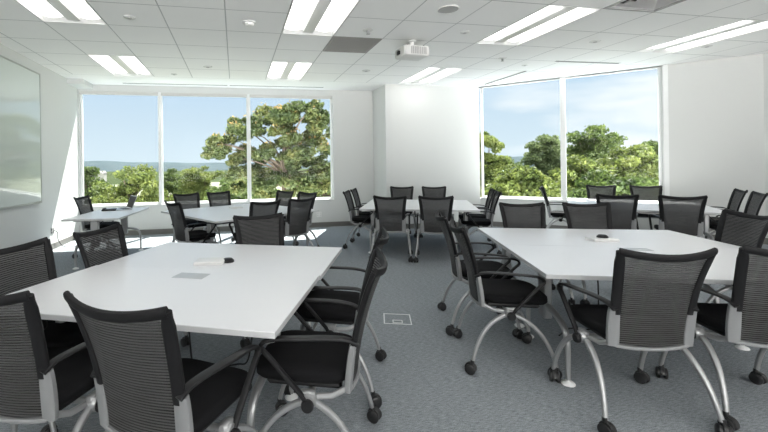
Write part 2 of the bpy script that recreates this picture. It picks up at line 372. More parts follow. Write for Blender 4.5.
# window wall: sill wall, header, left jamb, recess wall
X0, X1 = -3.235, 2.29
ww = MB()
ww.box(XL - T_, X1, YW, YW + T_, 0, SIL - .02); ww.box(XL - T_, X1, YW, YW + T_, HEAD, CEIL + .3)
ww.box(X1, 3.4, YW, YW + T_, 0, CEIL + .3); ww.box(XL - T_, X0, YW, YW + T_, SIL - .02, HEAD)
struct(ww.build('wall_window', M['wall'], smooth=False), 'white wall around the triple window', 'wall')
struct(MB().box(3.29, A0.x, YC, YW + .2, 0, CEIL + .3).build('wall_column', M['wall'], smooth=False), 'broad white column between the two windows', 'wall')
# angled wall in its own frame: u along A0->A1, n outward
ud = (A1 - A0).normalized(); nd = V(-ud.y, ud.x, 0)       # outward = away from the room
if nd.y < 0: nd = -nd
TA = Matrix(((ud.x, nd.x, 0, A0.x), (ud.y, nd.y, 0, A0.y), (0, 0, 1, 0), (0, 0, 0, 1)))
LW = (A1 - A0).length
W0, W1, WM = 0.02, 3.25, 1.66      # window extent along the wall and its mullion
HA = CEIL
wa = MB()
wa.box(-.1, W1, 0, T_, 0, SIL - .02, TA); wa.box(W1, LW + .2, 0, T_, 0, CEIL + .3, TA); wa.box(-.1, W1, 0, T_, HA + .0, CEIL + .3, TA)
struct(wa.build('wall_angled', M['wall'], smooth=False), 'white wall at an angle around the double window', 'wall')

# sills
struct(MB().box(X0, X1, YW - .03, YW + .20, SIL - .02, SIL, b=.004).build('trim_1', M['sill']), 'white sill of the triple window', 'sill')
struct(MB().box(W0, W1, -.03, .20, SIL - .02, SIL, TA, b=.004).build('trim_2', M['sill']), 'white sill of the double window', 'sill')
# roller shade pocket at the head of the triple window
struct(MB().box(X0 + .01, X1 - .01, YW + .02, YW + .05, HEAD - .05, HEAD).box(X0 + .01, X1 - .01, YW + .028, YW + .042, HEAD - .07, HEAD - .05).build('trim_3', M['shade'], smooth=False), 'grey rolled up shade along the window head', 'shade')
struct(MB().box(W1 + .02, W1 + .09, -.012, .03, 0, CEIL, TA).build('trim_4', M['frame'], smooth=False), 'white post beside the double window', 'trim')

def window(idx, x0, x1, z0, z1, T, lab):
    f = MB(); d0, d1 = .07, .13; wd = .045
    f.box(x0, x0 + wd, d0, d1, z0, z1, T, b=.004); f.box(x1 - wd, x1, d0, d1, z0, z1, T, b=.004)
    f.box(x0 + wd, x1 - wd, d0, d1, z0, z0 + wd * .8, T, b=.004); f.box(x0 + wd, x1 - wd, d0, d1, z1 - wd * .6, z1, T, b=.004)
    o = struct(f.build('window_%d' % idx, M['frame']), lab, 'window')
    g = MB().box(x0 + wd, x1 - wd, .095, .105, z0 + wd * .8, z1 - wd * .6, T).build('glass_pane', M['glass'], o, smooth=False)
    return o
TW = Matrix.Translation((0, YW, 0))
TRIP = [X0, -1.617, .308, X1]
window(1, TRIP[0], TRIP[1], SIL, HEAD, TW, 'left pane of the triple window')
window(2, TRIP[1], TRIP[2], SIL, HEAD, TW, 'middle pane of the triple window')
window(3, TRIP[2], TRIP[3], SIL, HEAD, TW, 'right pane of the triple window')
window(4, W0, WM, SIL, HA, TA, 'left pane of the double window')
window(5, WM, W1, SIL, HA, TA, 'right pane of the double window')
mu = MB()
for x in TRIP[1:3]: mu.box(x - .028, x + .028, .0, .16, SIL, HEAD, TW, b=.004)
struct(mu.build('trim_5', M['frame']), 'white mullions of the triple window', 'mullion')
struct(MB().box(WM - .05, WM + .05, .0, .16, SIL, HA, TA, b=.004).build('trim_6', M['frame']), 'white mullion of the double window', 'mullion')

def baseboard(name, segs):
    b = MB()
    for (x0, x1, y0, y1, T) in segs: b.box(x0, x1, y0, y1, 0, .11, T)
    struct(b.build(name, M['base'], smooth=False))
baseboard('baseboard_left', [(XL, XL + .012, YB, YW, None)])
baseboard('baseboard_window', [(XL, 3.29, YW - .012, YW, None)])
baseboard('baseboard_column', [(3.278, 3.29, YC, YW, None), (3.278, A0.x, YC - .012, YC, None)])
baseboard('baseboard_angled', [(.0, LW, -.012, 0, TA)])
baseboard('baseboard_right', [(XR - .012, XR, YB, 5.19, None)])

# ------------------------------------------------------------------ ceiling fixtures
def ceiling_light(i, j, lab):
    r = empty('ceiling_light', (GX + (i + .5) * TILE, GY + (j + 1) * TILE, CEIL))
    tag(r, lab, 'ceiling light', 'recessed two-lamp ceiling lights')
    w2, l2 = TILE / 2 - .004, TILE - .004; d = .055
    h = MB()
    h.box(-w2, w2, -l2, l2, d, d + .02)
    for sx in (-1, 1):
        h.box(min(sx * w2, sx * (w2 - .012)), max(sx * w2, sx * (w2 - .012)), -l2, l2, -.004, d)
    for sy in (-1, 1):
        a, b_ = sorted((sy * l2, sy * (l2 - .015))); h.box(-w2, w2, a, b_, -.004, d)
        # sloping end plates
        y0, y1 = sy * (l2 - .015), sy * (l2 - .10)
        h.add([(-w2, y0, 0), (w2, y0, 0), (w2, y1, d), (-w2, y1, d)], [(0, 1, 2, 3) if sy > 0 else (3, 2, 1, 0)])
    h.build('housing', M['white'], r, smooth=False)
    MB().box(-.075, .075, -l2 + .03, l2 - .03, .012, d, b=.01).build('centre_spine', M['white'], r)
    for sx in (-1, 1):
        rings = []
        for k in range(9):
            t = k / 8; x = sx * (.077 + t * (w2 - .097)); z = .050 - .030 * math.sin(PI * t)
            rings.append((x, z))
        vs = []; fs = []
        for k, (x, z) in enumerate(rings): vs += [(x, -l2 + .09, z), (x, l2 - .09, z)]
        for k in range(8): fs.append((2 * k, 2 * k + 2, 2 * k + 3, 2 * k + 1) if sx < 0 else (2 * k, 2 * k + 1, 2 * k + 3, 2 * k + 2))
        MB().add(vs, fs).build('diffuser', M['diffuser'], r, ang=80)
    return r
LAB = ['ceiling light nearest the left wall, its end cut by the top of the picture', 'small-looking ceiling light near the left window, in line with the left wall board',
       'bright ceiling light at the top centre, left of the dark air grille', 'ceiling light in front of the triple window, beyond the big centre one',
       'long slanting ceiling light right of the projector', 'faint distant ceiling light just beyond the projector by the column', 'ceiling light at the far right, above the angled wall corner']
for (i, j, _), lb in zip(LIGHTS, LAB): ceiling_light(i, j, lb)
for i, j, _ in BACKL:
    ceiling_light(i, j, 'ceiling light behind the viewpoint, ' + {-5: 'front row, ', -9: 'rear row, '}[j] + {-1: 'by the left wall', 3: 'second from the left wall', 7: 'third from the left wall', 11: 'by the right wall'}[i])

def cell_grille(i, j, name, lab, cat, mt, slats, square=False):
    r = empty(name, (GX + (i + .5) * TILE, GY + (j + .5) * TILE, CEIL)); tag(r, lab, cat)
    w2 = TILE / 2 - .004
    f = MB()
    for a, b_, c, d in ((-w2, w2, -w2, -w2 + .03), (-w2, w2, w2 - .03, w2), (-w2, -w2 + .03, -w2 + .03, w2 - .03), (w2 - .03, w2, -w2 + .03, w2 - .03)): f.box(a, b_, c, d, -.006, .03)
    f.build('frame', mt, r, smooth=False)
    s = MB()
    if square:
        for k in range(4):
            q0 = w2 - .05 - k * .075; q1 = q0 - .035; z0, z1 = .035, .004
            for sx, sy in ((0, 1), (1, 0), (0, -1), (-1, 0)):
                ca, sa = (sy, sx)
                def R(x, y): return (x * ca + y * sa, -x * sa + y * ca)
                p = [R(-q0, q0), R(q0, q0), R(q1, q1), R(-q1, q1)]
                s.add([(p[0][0], p[0][1], z1), (p[1][0], p[1][1], z1), (p[2][0], p[2][1], z0), (p[3][0], p[3][1], z0)], [(0, 1, 2, 3), (3, 2, 1, 0)])
        s.build('louvre', M['white'], r, smooth=False)
    else:
        for k in range(slats):
            y = -w2 + .04 + k * (2 * w2 - .08) / (slats - 1); s.box(-w2 + .03, w2 - .03, y - .008, y + .008, .0, .02)
        s.build('louvre', mt, r, smooth=False)
    MB().box(-w2 + .01, w2 - .01, -w2 + .01, w2 - .01, .04, .06).build('backing', M['dark'] if square else M['vent'], r, smooth=False)
cell_grille(*VENT, 'return_grille', 'dull grey square air return grille in the ceiling', 'air grille', M['vent'], 24)
cell_grille(*DIFF, 'air_diffuser', 'square air diffuser with white louvres and dark frame at the top edge', 'air diffuser', M['grille'], 0, True)

def slot(x0, y0, x1, y1, lab):
    a, b_ = V(x0, y0, 0), V(x1, y1, 0); u = (b_ - a).normalized(); n_ = V(-u.y, u.x, 0); Lh = (b_ - a).length / 2; c = (a + b_) / 2
    T = Matrix(((u.x, n_.x, 0, 0), (u.y, n_.y, 0, 0), (0, 0, 1, 0), (0, 0, 0, 1)))
    r = empty('slot_diffuser', (c.x, c.y, CEIL)); tag(r, lab, 'slot diffuser', 'linear slot air diffusers')
    f = MB(); f.box(-Lh, Lh, -.045, -.022, -.006, 0, T); f.box(-Lh, Lh, .022, .045, -.006, 0, T); f.build('frame', M['offwhite'], r, smooth=False)
    MB().box(-Lh, Lh, -.022, .022, -.004, -.001, T).build('slot', M['dark'], r, smooth=False)
slot(-2.30, 9.02, -.15, 8.98, 'long dark ceiling slot above the left part of the triple window')
slot(-.10, 8.98, 2.0, 8.94, 'long dark ceiling slot above the right part of the triple window')
slot(5.57, 8.15, 5.59, 6.87, 'dark ceiling slot slanting in front of the double window')
slot(5.60, 6.12, 6.90, 6.09, 'short level dark ceiling slot at the middle of the double window')

def disc_dev(x, y, rad, name, lab, cat, grp=None, kind='flat'):
    r = empty(name, (x, y, CEIL)); tag(r, lab, cat, grp)
    if kind == 'speaker':
        MB().lathe([(rad, 0), (rad, -.006), (rad * .93, -.012), (rad * .9, -.008)], n=32).build('rim', M['offwhite'], r)
        MB().lathe([(rad * .91, -.002), (rad * .91, -.009), (rad * .5, -.012), (0, -.013)], n=32).build('grille', M['grille'], r)
    elif kind == 'smoke':
        MB().lathe([(rad, 0), (rad, -.012), (rad * .85, -.02)], n=24).build('base', M['offwhite'], r)
        MB().lathe([(rad * .75, -.02), (rad * .72, -.036), (rad * .55, -.048), (0, -.05)], n=24).build('sensor_head', M['white'], r)
    elif kind == 'sprinkler':
        MB().lathe([(rad, 0), (rad, -.004), (rad * .6, -.014), (0, -.014)], n=20).build('escutcheon', M['offwhite'], r)
        m = MB(); m.tube([(0, 0, -.01), (0, 0, -.05)], .010); m.lathe([(.001, -.050), (.026, -.051), (.026, -.056), (.001, -.057)], n=14)
        m.tube([(-.014, 0, -.014), (-.018, 0, -.035), (0, 0, -.05)], .004, 6); m.tube([(.014, 0, -.014), (.018, 0, -.035), (0, 0, -.05)], .004, 6)
        m.build('sprinkler_head', M['silver'], r)
    else:
        MB().lathe([(rad, 0), (rad, -.006), (rad * .85, -.012), (0, -.014)], n=24).build('cover', M['offwhite'], r)
        MB().lathe([(rad * .35, -.013), (rad * .35, -.018), (0, -.019)], n=16).build('centre_cap', M['grille'], r)
disc_dev(2.45, 4.26, .125, 'ceiling_speaker', 'round grey ceiling speaker near the top centre', 'speaker', kind='speaker')
disc_dev(.19, 5.04, .085, 'smoke_detector', 'domed smoke detector left of the big centre light', 'smoke detector', kind='smoke')
disc_dev(1.76, 5.09, .07, 'sprinkler', 'sprinkler just above the grey air return grille', 'sprinkler', 'ceiling sprinklers', 'sprinkler')
disc_dev(4.50, 6.08, .07, 'sprinkler', 'dark looking sprinkler between the projector and double window', 'sprinkler', 'ceiling sprinklers', 'sprinkler')
G_ = 'small round white ceiling covers'
for x, y, rd, lb in ((-1.21, 5.09, .07, 'round white ceiling cover right of the leftmost light'), (-.46, 7.36, .08, 'greyish round ceiling cover above the middle window pane'),
                 (2.46, 7.26, .08, 'greyish round ceiling cover in front of the recess beside the column'), (-1.13, 8.04, .06, 'tiny round ceiling cover above the left window mullion'),
                 (3.10, 4.96, .06, 'faint round ceiling cover between speaker and long right light'), (5.28, 5.03, .075, 'round ceiling cover above the right pane of the double window'),
                 (5.24, 6.45, .06, 'small round ceiling cover between the two dark ceiling slots'), (7.31, 4.98, .07, 'round ceiling cover below the far right ceiling light')):
    disc_dev(x, y, rd, 'ceiling_cover', lb, 'ceiling cover', G_)

# exit-less soffit notch at the far left corner
struct(MB().box(XL, XL + .30, YW - .55, YW, CEIL - .10, CEIL).build('trim_7', M['wall'], smooth=False), 'small ceiling soffit in the far left corner', 'soffit')

# projector
pr = empty('projector', (2.55, 5.45, CEIL), math.radians(4)); tag(pr, 'white ceiling projector hanging in front of the column', 'projector')
b = MB(); b.box(-.20, .20, -.16, .16, -.245, -.10, b=.022); b.build('body', M['projector'], pr)
g = MB()
for k in range(9): g.box(-.10 + k * .028, -.086 + k * .028, -.168, -.158, -.225, -.125)
g.build('vent_slots', M['grille'], pr, smooth=False)
MB().lathe([(.045, 0), (.045, -.012), (.03, -.016), (.001, -.010)], c=(-.202, .04, -.17), axis='x', n=20).build('lens', M['grille'], pr)
m = MB(); m.tube([(0, 0, 0), (0, 0, -.09)], .03, 14); m.lathe([(.06, 0), (.06, -.01), (.03, -.02)], n=20); m.build('mount_pole', M['white'], pr)
br = MB(); br.box(-.14, .14, -.03, .03, -.10, -.085)
for sx in (-1, 1):
    br.box(min(sx * .205, sx * .225), max(sx * .205, sx * .225), -.03, .03, -.21, -.16)
    br.box(min(sx * .12, sx * .135), max(sx * .12, sx * .135), -.12, .12, -.102, -.088)
br.build('bracket', M['black'], pr, smooth=False)

# ------------------------------------------------------------------ wall items
bd = empty('glass_board', (XL, 5.6, 0)); tag(bd, 'large pale glass writing board on the left wall reflecting the window', 'writing board')
y0, y1, z0, z1 = 2.9 - 5.6, 7.53 - 5.6, .91, 3.045
MB().box(.012, .022, y0, y1, z0, z1, b=.003).build('panel', M['board'], bd)
f = MB(); f.box(.0, .026, y1, y1 + .02, z0 - .02, z1 + .02); f.box(.0, .026, y0 - .02, y0, z0 - .02, z1 + .02); f.box(.0, .026, y0, y1, z1, z1 + .02); f.box(.0, .035, y0, y1, z0 - .03, z0)
f.build('frame', M['boardframe'], bd, smooth=False)

def outlet(loc, rz, lab, dark=False):
    r = empty('wall_outlet', loc, rz); tag(r, lab, 'outlet')
    MB().box(-.06, .06, -.008, 0, -.06, .06, b=.004).build('cover_plate', M['white'] if not dark else M['grille'], r)
    m = MB()
    for sx in (-.03, .03):
        for sz in (-.026, .026): m.box(sx - .014, sx + .014, -.011, -.008, sz - .017, sz + .017)
    m.build('socket', M['offwhite'] if not dark else M['dark'], r, smooth=False)
    return r
outlet((1.92, YW, .30), 0, 'white double outlet low on the wall right of the rear left table')
wo = outlet((XL, 7.97, .34), PI / 2, 'outlet with dark sockets and a hanging cord low on the left wall', True)
cb = MB().tube(cat_spline([(XL + .012, 8.00, .34), (XL + .05, 8.06, .30), (XL + .04, 8.12, .15), (XL + .10, 8.2, .012), (XL + .3, 8.2, .008), (-2.5, 8.0, .008)], 8), .006, 8).build('power_cord', M['black'])
cb.parent = wo; cb.matrix_parent_inverse = (Matrix.Translation((XL, 7.97, .34)) @ Matrix.Rotation(PI / 2, 4, 'Z')).inverted()

# floor box
fb = empty('floor_box', (1.457, 3.506, 0), math.radians(-20)); tag(fb, 'square metal-trimmed floor box in the carpet between the front tables', 'floor box')
s = .125; f = MB()
for q, wd, hh in ((s, .010, .003),):
    f.box(-q, q, -q, -q + wd, 0, hh); f.box(-q, q, q - wd, q, 0, hh); f.box(-q, -q + wd, -q + wd, q - wd, 0, hh); f.box(q - wd, q, -q + wd, q - wd, 0, hh)
f.build('trim_ring', M['mark'], fb, smooth=False)
f = MB(); q = .045; cy = -.07
f.box(-q, q, cy - .03, cy - .022, 0, .004); f.box(-q, q, cy + .032, cy + .040, 0, .004); f.box(-q, -q + .008, cy - .022, cy + .032, 0, .004); f.box(q - .008, q, cy - .022, cy + .032, 0, .004)
f.build('cable_flap', M['mark'], fb, smooth=False)

# ------------------------------------------------------------------ the mesh back chair
def back_pt(s, t):
    """surface of the backrest: s across (-1..1), t up (0..1); lifted dims of the nesting chair"""
    wd = .188 + .012 * t + .029 * t ** 3
    x = s * wd
    y = -.205 - .030 * t - .088 * t * t - .040 * (1 - s * s) * (0.55 + .45 * t)
    z = .445 + (.500 + .026 * s * s) * t - .012 * (1 - s * s) * (1 - t)
    return Vector((x, y, z))
def make_chair():
    r = empty('mesh_chair')
    # mesh panel with a little thickness
    NS, NT = 14, 16; fr, bk = [], []
    for j in range(NT + 1):
        for i in range(NS + 1):
            s_ = -0.95 + 1.9 * i / NS; t_ = 0.01 + .97 * j / NT
            p = back_pt(s_, t_); fr.append(p + V(0, .0015, 0)); bk.append(p - V(0, .0015, 0))
    fs = []; n_ = len(fr); W_ = NS + 1
    for j in range(NT):
        for i in range(NS):
            a = j * W_ + i; fs.append((a, a + W_, a + W_ + 1, a + 1)); fs.append((n_ + a, n_ + a + 1, n_ + a + W_ + 1, n_ + a + W_))
    MB().add([tuple(p) for p in fr + bk], fs).build('backrest', M['mesh'], r, ang=80)
    # black frame: up one side, over the top, down the other
    tj = .36
    path = []; sides = []; wds = []; ths = []
    def add(s_, t_, side, w_, h_): path.append(tuple(back_pt(s_, t_))); sides.append(tuple(side)); wds.append(w_); ths.append(h_)
    for k in range(13):
        t_ = tj - .04 + (1 - tj + .04) * k / 12
        add(-1, t_, (1, -.3, 0), .050 if k < 11 else .040, .026)
    m1 = MB().sweep(path, wds, ths, sides, 12)
    path = []; sides = []; wds = []; ths = []
    for k in range(13):
        t_ = tj - .04 + (1 - tj + .04) * k / 12
        add(1, t_, (1, .3, 0), .050 if k < 11 else .040, .026)
    m1.sweep(path, wds, ths, sides, 12)
    path = [tuple(back_pt(-1.03 + 2.06 * k / 16, 1.0) + V(0, -.003, -.002)) for k in range(17)]
    m1.sweep(path, .040, .024, [(0, -.30, 1)] * 17, 12)
    m1.build('back_frame', M['frameblack'], r)
    # silver uprights at the lower sides
    for s_ in (-1, 1):
        pts = [tuple(back_pt(s_, t_) + V(s_ * .006, .004, 0)) for t_ in (-.02, .04, .1, .17, .25, .32, .375)]
        MB().sweep(pts, [.056, .060, .062, .062, .060, .056, .050], .030, (1, -.15 * -s_, 0), 12, p=4).build('upright', M['silver_plate'], r)
    # silver rail curving under the back
    pts = [tuple(back_pt(-1.0 + 2.0 * k / 14, -.005) + V(0, 0, -.006)) for k in range(15)]
    MB().sweep(pts, .020, .026, (0, 0, 1), 10).build('lower_rail', M['silver_plate'], r)
    # seat
    rings = []
    prof = [(0, .78, .0), (.10, .94, .0), (.35, 1, 0), (.7, 1.0, 0), (.92, .975, 0), (1, .92, 0)]
    nn = 40
    for h_, sc_, _ in prof:
        rg = []
        for i in range(nn):
            a = 2 * PI * i / nn; c, d = math.cos(a), math.sin(a)
            x = math.copysign(abs(c) ** .42, c) * .225 * sc_; y = math.copysign(abs(d) ** .42, d) * .228 * (0.96 + .04 * sc_) * (sc_ if h_ < .5 or h_ > .95 else 1)
            yy = y + .018
            drop = max(0, (yy - .14)) ** 1.6 * 0.35
            z = .455 + h_ * .068 - drop - .008 * (1 - (x / .235) ** 2) * (1 if h_ > .5 else 0)
            rg.append((x, yy, z))
        rings.append(rg)
    # crowned top centre ring
    rg = [(p[0] * .55, .018 + (p[1] - .018) * .55, .517) for p in rings[-1]]
    rings.append(rg)
    MB().loft(rings).build('seat', M['fabric'], r, ang=60)
    MB().box(-.19, .19, -.17, .18, .430, .456, b=.012).build('seat_pan', M['black'], r)
    # under-seat structure
    m = MB(); m.tube([(-.25, -.03, .410), (.25, -.03, .410)], .016, 12)
    for s_ in (-1, 1):
        m.tube([(s_ * .196, -.205, .452), (s_ * .218, -.13, .418), (s_ * .232, -.02, .412)], .014, 10)
        m.lathe([(.001, -.028), (.030, -.028), (.036, -.018), (.036, .018), (.030, .028), (.001, .028)], c=(s_ * .245, -.03, .410), axis='x', n=16)
        m.box(s_ * .245 - .02, s_ * .245 + .02, -.06, .01, .39, .45, b=.01)
    m.build('underframe', M['silver'], r)
    # arms
    for s_ in (-1, 1):
        P = [(s_ * .205, -.245, .640), (s_ * .217, -.20, .668), (s_ * .236, -.11, .678), (s_ * .252, .01, .676), (s_ * .258, .10, .672), (s_ * .262, .160, .660), (s_ * .264, .180, .632),
             (s_ * .266, .140, .590), (s_ * .268, .07, .515), (s_ * .270, .0, .440), (s_ * .270, -.025, .405)]
        q = cat_spline(P, 5); n2 = len(q)
        wd = [.030 + .014 * math.sin(min(1, k / (n2 * .55)) * PI) if k < n2 * .55 else .028 for k in range(n2)]
        th = [.017 if k < n2 * .5 else .020 for k in range(n2)]
        a_ = MB().sweep(q, wd, th, (1, 0, 0), 10, p=3).build('armrest', M['black'], r)
        MB().lathe([(.001, -.014), (.024, -.014), (.028, -.006), (.028, .006), (.024, .014), (.001, .014)], c=(s_ * .282, -.03, .400), axis='x', n=16).build('pivot_knob', M['black'], a_)
    # legs and casters
    for s_ in (-1, 1):
        for f_ in (-1, 1):
            p0 = (s_ * .245, -.03 + f_ * .012, .405); p3 = (s_ * (.292 if f_ < 0 else .275), -.285 if f_ < 0 else .245, .078)
            pc = (s_ * .262, -.225 if f_ < 0 else .185, .345)
            q = bez(p0, pc, p3, 12)
            lg = MB().sweep(q, [.036 - .010 * k / 12 for k in range(13)], [.030 - .006 * k / 12 for k in range(13)], (1, 0, 0), 12, p=2.3).build('leg', M['silver'], r)
            cx, cy = p3[0], p3[1]
            c = MB()
            ca = math.radians(25 * s_ * f_); T = Matrix.Translation((cx, cy - .012, 0)) @ Matrix.Rotation(ca, 4, 'Z')
            for sd_ in (-1, 1):
                c.lathe([(.001, -.011), (.027, -.011), (.0345, -.006), (.0345, .006), (.027, .011), (.001, .011)], c=(sd_ * .019, 0, .0345), axis='x', n=18, T=T)
            c.tube([(-.02, 0, .0345), (.02, 0, .0345)], .008, 8, T)
            # hood and stem
            hd = []
            for k in range(9):
                a = PI * k / 8; hd.append((0, .036 * math.cos(a), .0345 + .040 * math.sin(a)))
            c.sweep(hd[1:], .024, .010, (1, 0, 0), 8, T)
            c.tube([(0, .010, .06), (0, .012, .092)], .013, 10, T)
            c.build('caster', M['rubber'], lg)
    return r
proto = make_chair()
first = [True]
def chair(x, y, deg, label, group):
    if first[0]: o = proto; first[0] = False
    else: o = copy_tree(proto)
    o.location = (x, y, 0); o.rotation_euler = (0, 0, math.radians(deg)); tag(o, label, 'chair', group)
    return o

# ------------------------------------------------------------------ tables
def make_table(w_, d_, th=.028):
    r = empty('conference_table')
    H_ = .735
    tp = MB(); tp.cur = 0; tp.box(-w_ / 2, w_ / 2, -d_ / 2, d_ / 2, H_ - .004, H_)
    tp.cur = 1; tp.box(-w_ / 2 - .001, w_ / 2 + .001, -d_ / 2 - .001, d_ / 2 + .001, H_ - th, H_ - .004, b=.0)
    tp.build('tabletop', [M['table'], M['edge']], r, smooth=False)
    for s_ in (-1, 1):
        x = s_ * (w_ / 2 - .16)
        MB().box(x - .03, x + .03, -.055, .055, .30, H_ - .05, b=.012).box(x - .045, x + .045, -.28, .28, H_ - .052, H_ - th, b=.006).build('leg_column', M['silver'], r)
        for f_ in (-1, 1):
            e_ = d_ / 2 - .11
            q = cat_spline([(x, 0, .40), (x, f_ * e_ * .5, .385), (x, f_ * e_ * .86, .345), (x, f_ * e_ * .98, .27), (x, f_ * e_, .15), (x, f_ * e_, .03)], 5)
            n_ = len(q)
            ft = MB().sweep(q, [.045 - .016 * k / (n_ - 1) for k in range(n_)], [.040 - .013 * k / (n_ - 1) for k in range(n_)], (1, 0, 0), 12).build('foot', M['silver'], r)
            MB().lathe([(.040, 0), (.042, .006), (.034, .014), (.012, .022), (.012, .04)], c=(x, f_ * e_, 0), n=20).build('glide', M['glide'], ft)
    MB().box(-w_ / 2 + .2, w_ / 2 - .2, -.02, .02, H_ - .075, H_ - th - .002).build('cross_beam', M['silver'], r, smooth=False)
    return r
def grommet(parent, x, y, w_, d_):
    MB().box(x - w_ / 2, x + w_ / 2, y - d_ / 2, y + d_ / 2, .7351, .7375, b=.001).build('cable_cover', M['grommet'], parent)
def place_local(c, deg, x, y):
    a = math.radians(deg); return (c[0] + x * math.cos(a) - y * math.sin(a), c[1] + x * math.sin(a) + y * math.cos(a))
tproto = make_table(1.83, .914); tused = [False]
def table(c, deg, x, y, lab, w_=None, d_=.914, extra=0):
    if w_: t = make_table(w_, d_)
    elif not tused[0]: t = tproto; tused[0] = True
    else: t = copy_tree(tproto)
    p = place_local(c, deg, x, y); t.location = (p[0], p[1], 0); t.rotation_euler = (0, 0, math.radians(deg + extra))
    tag(t, lab, 'table', 'white meeting tables pushed together in pairs'); return t

R_C, R_A = (3.10, 2.735), -21.2
L_C, L_A = (-.243, 2.833), -23.8
M_C, M_A = (3.19, 6.66), -26.0
Q_C, Q_A = (6.40, 5.42), -42.8
S_C, S_A = (.05, 6.60), 31.0
DY = .4585
t1 = table(L_C, L_A, 0, -.4455, 'nearest white table of the front left pair, sharp corner towards the viewer', 1.65, .89)
t2 = table(L_C, L_A, .012, .4455, 'far half of the front left table pair, with an empty top', 1.65, .89)
t3 = table(R_C, R_A, 0, -.476, 'near half of the front right table pair, grey cable cover in its top', 1.83, .95)
t4 = table(R_C, R_A, .0, .476, 'far half of the front right table pair, behind the near half', 1.83, .95)
table(M_C, M_A, 0, -DY, 'near half of the table pair in front of the white column')
table(M_C, M_A, 0, DY, 'far half of the table pair in front of the white column')
table(Q_C, Q_A, 0, -DY, 'near half of the table pair in front of the double window')
table(Q_C, Q_A, 0, DY, 'far half of the table pair in front of the double window')
table(S_C, S_A, 0, -DY, 'near half of the rear left table pair before the triple window')
table(S_C, S_A, 0, DY, 'far half of the rear left table pair before the triple window')

def on_local(c, deg, wx, wy):
    a = math.radians(-deg); dx, dy = wx - c[0], wy - c[1]; return (dx * math.cos(a) - dy * math.sin(a), dx * math.sin(a) + dy * math.cos(a))
def t_local(t, wx, wy):
    return on_local(t.location, math.degrees(t.rotation_euler.z), wx, wy)
q = t_local(t1, -.29, 2.69); grommet(t1, q[0], q[1], .21, .12)
q = t_local(t3, 3.15, 2.73); grommet(t3, q[0], min(q[1], .38), .21, .10)
def power_module(x, y, deg, lab, black=True, c='white'):
    r = empty('power_module', (x, y, .735), math.radians(deg)); tag(r, lab, 'power module')
    MB().box(-.105, .105, -.075, .075, .0, .024, b=.005).build('housing', M[c], r)
    MB().box(-.095, .095, -.0765, -.0745, .006, .018).build('socket_strip', M['offwhite'], r, smooth=False)
    if black:
        MB().lathe([(.045, .0), (.045, .012), (.030, .026), (.001, .030)], c=(.02 if black == 2 else .125, .02, .022 if black == 2 else 0), n=18).build('puck', M['black'], r)
power_module(-.19, 3.02, -8, 'white slab-like power unit with a black puck on the front left table', 1)
power_module(3.19, 3.00, -12, 'white power unit with black top on the front right table', 2)
power_module(.0, 7.0, 20, 'pale power unit on the rear left table', 0)

# ------------------------------------------------------------------ chairs
GL, GR, GM, GQ, GS = ('chairs around the front left table', 'chairs around the front right table', 'chairs around the table before the column',
                      'chairs around the table before the double window', 'chairs around the rear left table')
chair(-.835, 2.04, -24, 'black mesh chair cut by the left picture edge, nearest the bottom left corner', GL)
chair(-.235, 1.75, -34, 'large black mesh chair back turned to the viewer before the front left table', GL)
chair(-1.03, 2.60, -114, 'black mesh chair at the left picture edge, beyond the nearest corner chair', GL)
chair(-.735, 3.20, -113, 'lone black mesh chair above the left table edge, below the small desk', GL)
chair(.277, 3.51, 192, 'chair beyond the front left table, only its grey mesh back showing', GL)
chair(.362, 1.97, 69, 'black mesh chair in profile at the near right corner of the front left table', GL)
chair(.64, 2.65, 66, 'black mesh chair behind the profile one on the right side of the left table', GL)
chair(2.24, 1.975, -14, 'black mesh chair with its back square to the viewer before the front right table', GR)
chair(2.925, 1.84, -20, 'black mesh chair cut by the right edge, beside the one facing the right table', GR)
chair(1.945, 2.64, -112, 'nearer of two black mesh chairs in profile left of the front right table', GR)
chair(2.14, 3.24, -112, 'black mesh chair left of the front right table, half hidden by the nearer one', GR)
def side(c, deg, D, s_, o, lab, g, rot=0):
    D += .03
    n_ = {'n': (o, -D), 'f': (o, D), 'l': (-D, o), 'r': (D, o)}[s_]
    x, y = place_local(c, deg, *n_); chair(x, y, deg + {'n': 0, 'f': 180, 'l': -90, 'r': 90}[s_] + rot, lab, g)
RC = (3.03, 2.775)
side(RC, -20.8, .89, 'f', -.28, 'black mesh chair behind the front right table, left of the one above the power unit', GR)
side(RC, -20.8, .89, 'f', .39, 'black mesh chair behind the front right table, just above the power unit', GR)
side(RC, -20.8, .89, 'r', .345, 'large dark mesh back at the far right corner of the front right table', GR)
MC = (3.19, 6.68)
side(MC, -26, 1.03, 'n', -.385, 'left one of the two chairs turned away before the centre rear table', GM)
side(MC, -26, 1.03, 'n', .270, 'right one of the two chairs turned away before the centre rear table', GM)
side(MC, -26, .92, 'f', .327, 'left one of the two chairs against the column, facing the viewer', GM)
side(MC, -26, .92, 'f', -.327, 'right one of the two chairs against the column, facing the viewer', GM)
side(MC, -28, .87, 'l', -.327, 'nearer chair in profile on the left side of the table before the column', GM)
side(MC, -28, .87, 'l', .327, 'farther chair in profile on the left side of the table before the column', GM)
side(MC, -28, .93, 'r', .327, 'farther chair in profile on the right side of the table before the column', GM)
side(MC, -28, .93, 'r', -.327, 'nearer chair in profile on the right side of the table before the column', GM)
QC = (6.449, 5.47)
side(QC, Q_A, 1.0, 'n', -.346, 'left one of two dark backs before the table at the double window', GQ)
side(QC, Q_A, 1.0, 'n', .346, 'right one of two dark backs before the table at the double window', GQ)
side(QC, Q_A, 1.0, 'f', .346, 'left chair of the two standing against the double window sill', GQ)
side(QC, Q_A, 1.0, 'f', -.346, 'right chair of the two standing against the double window sill', GQ)
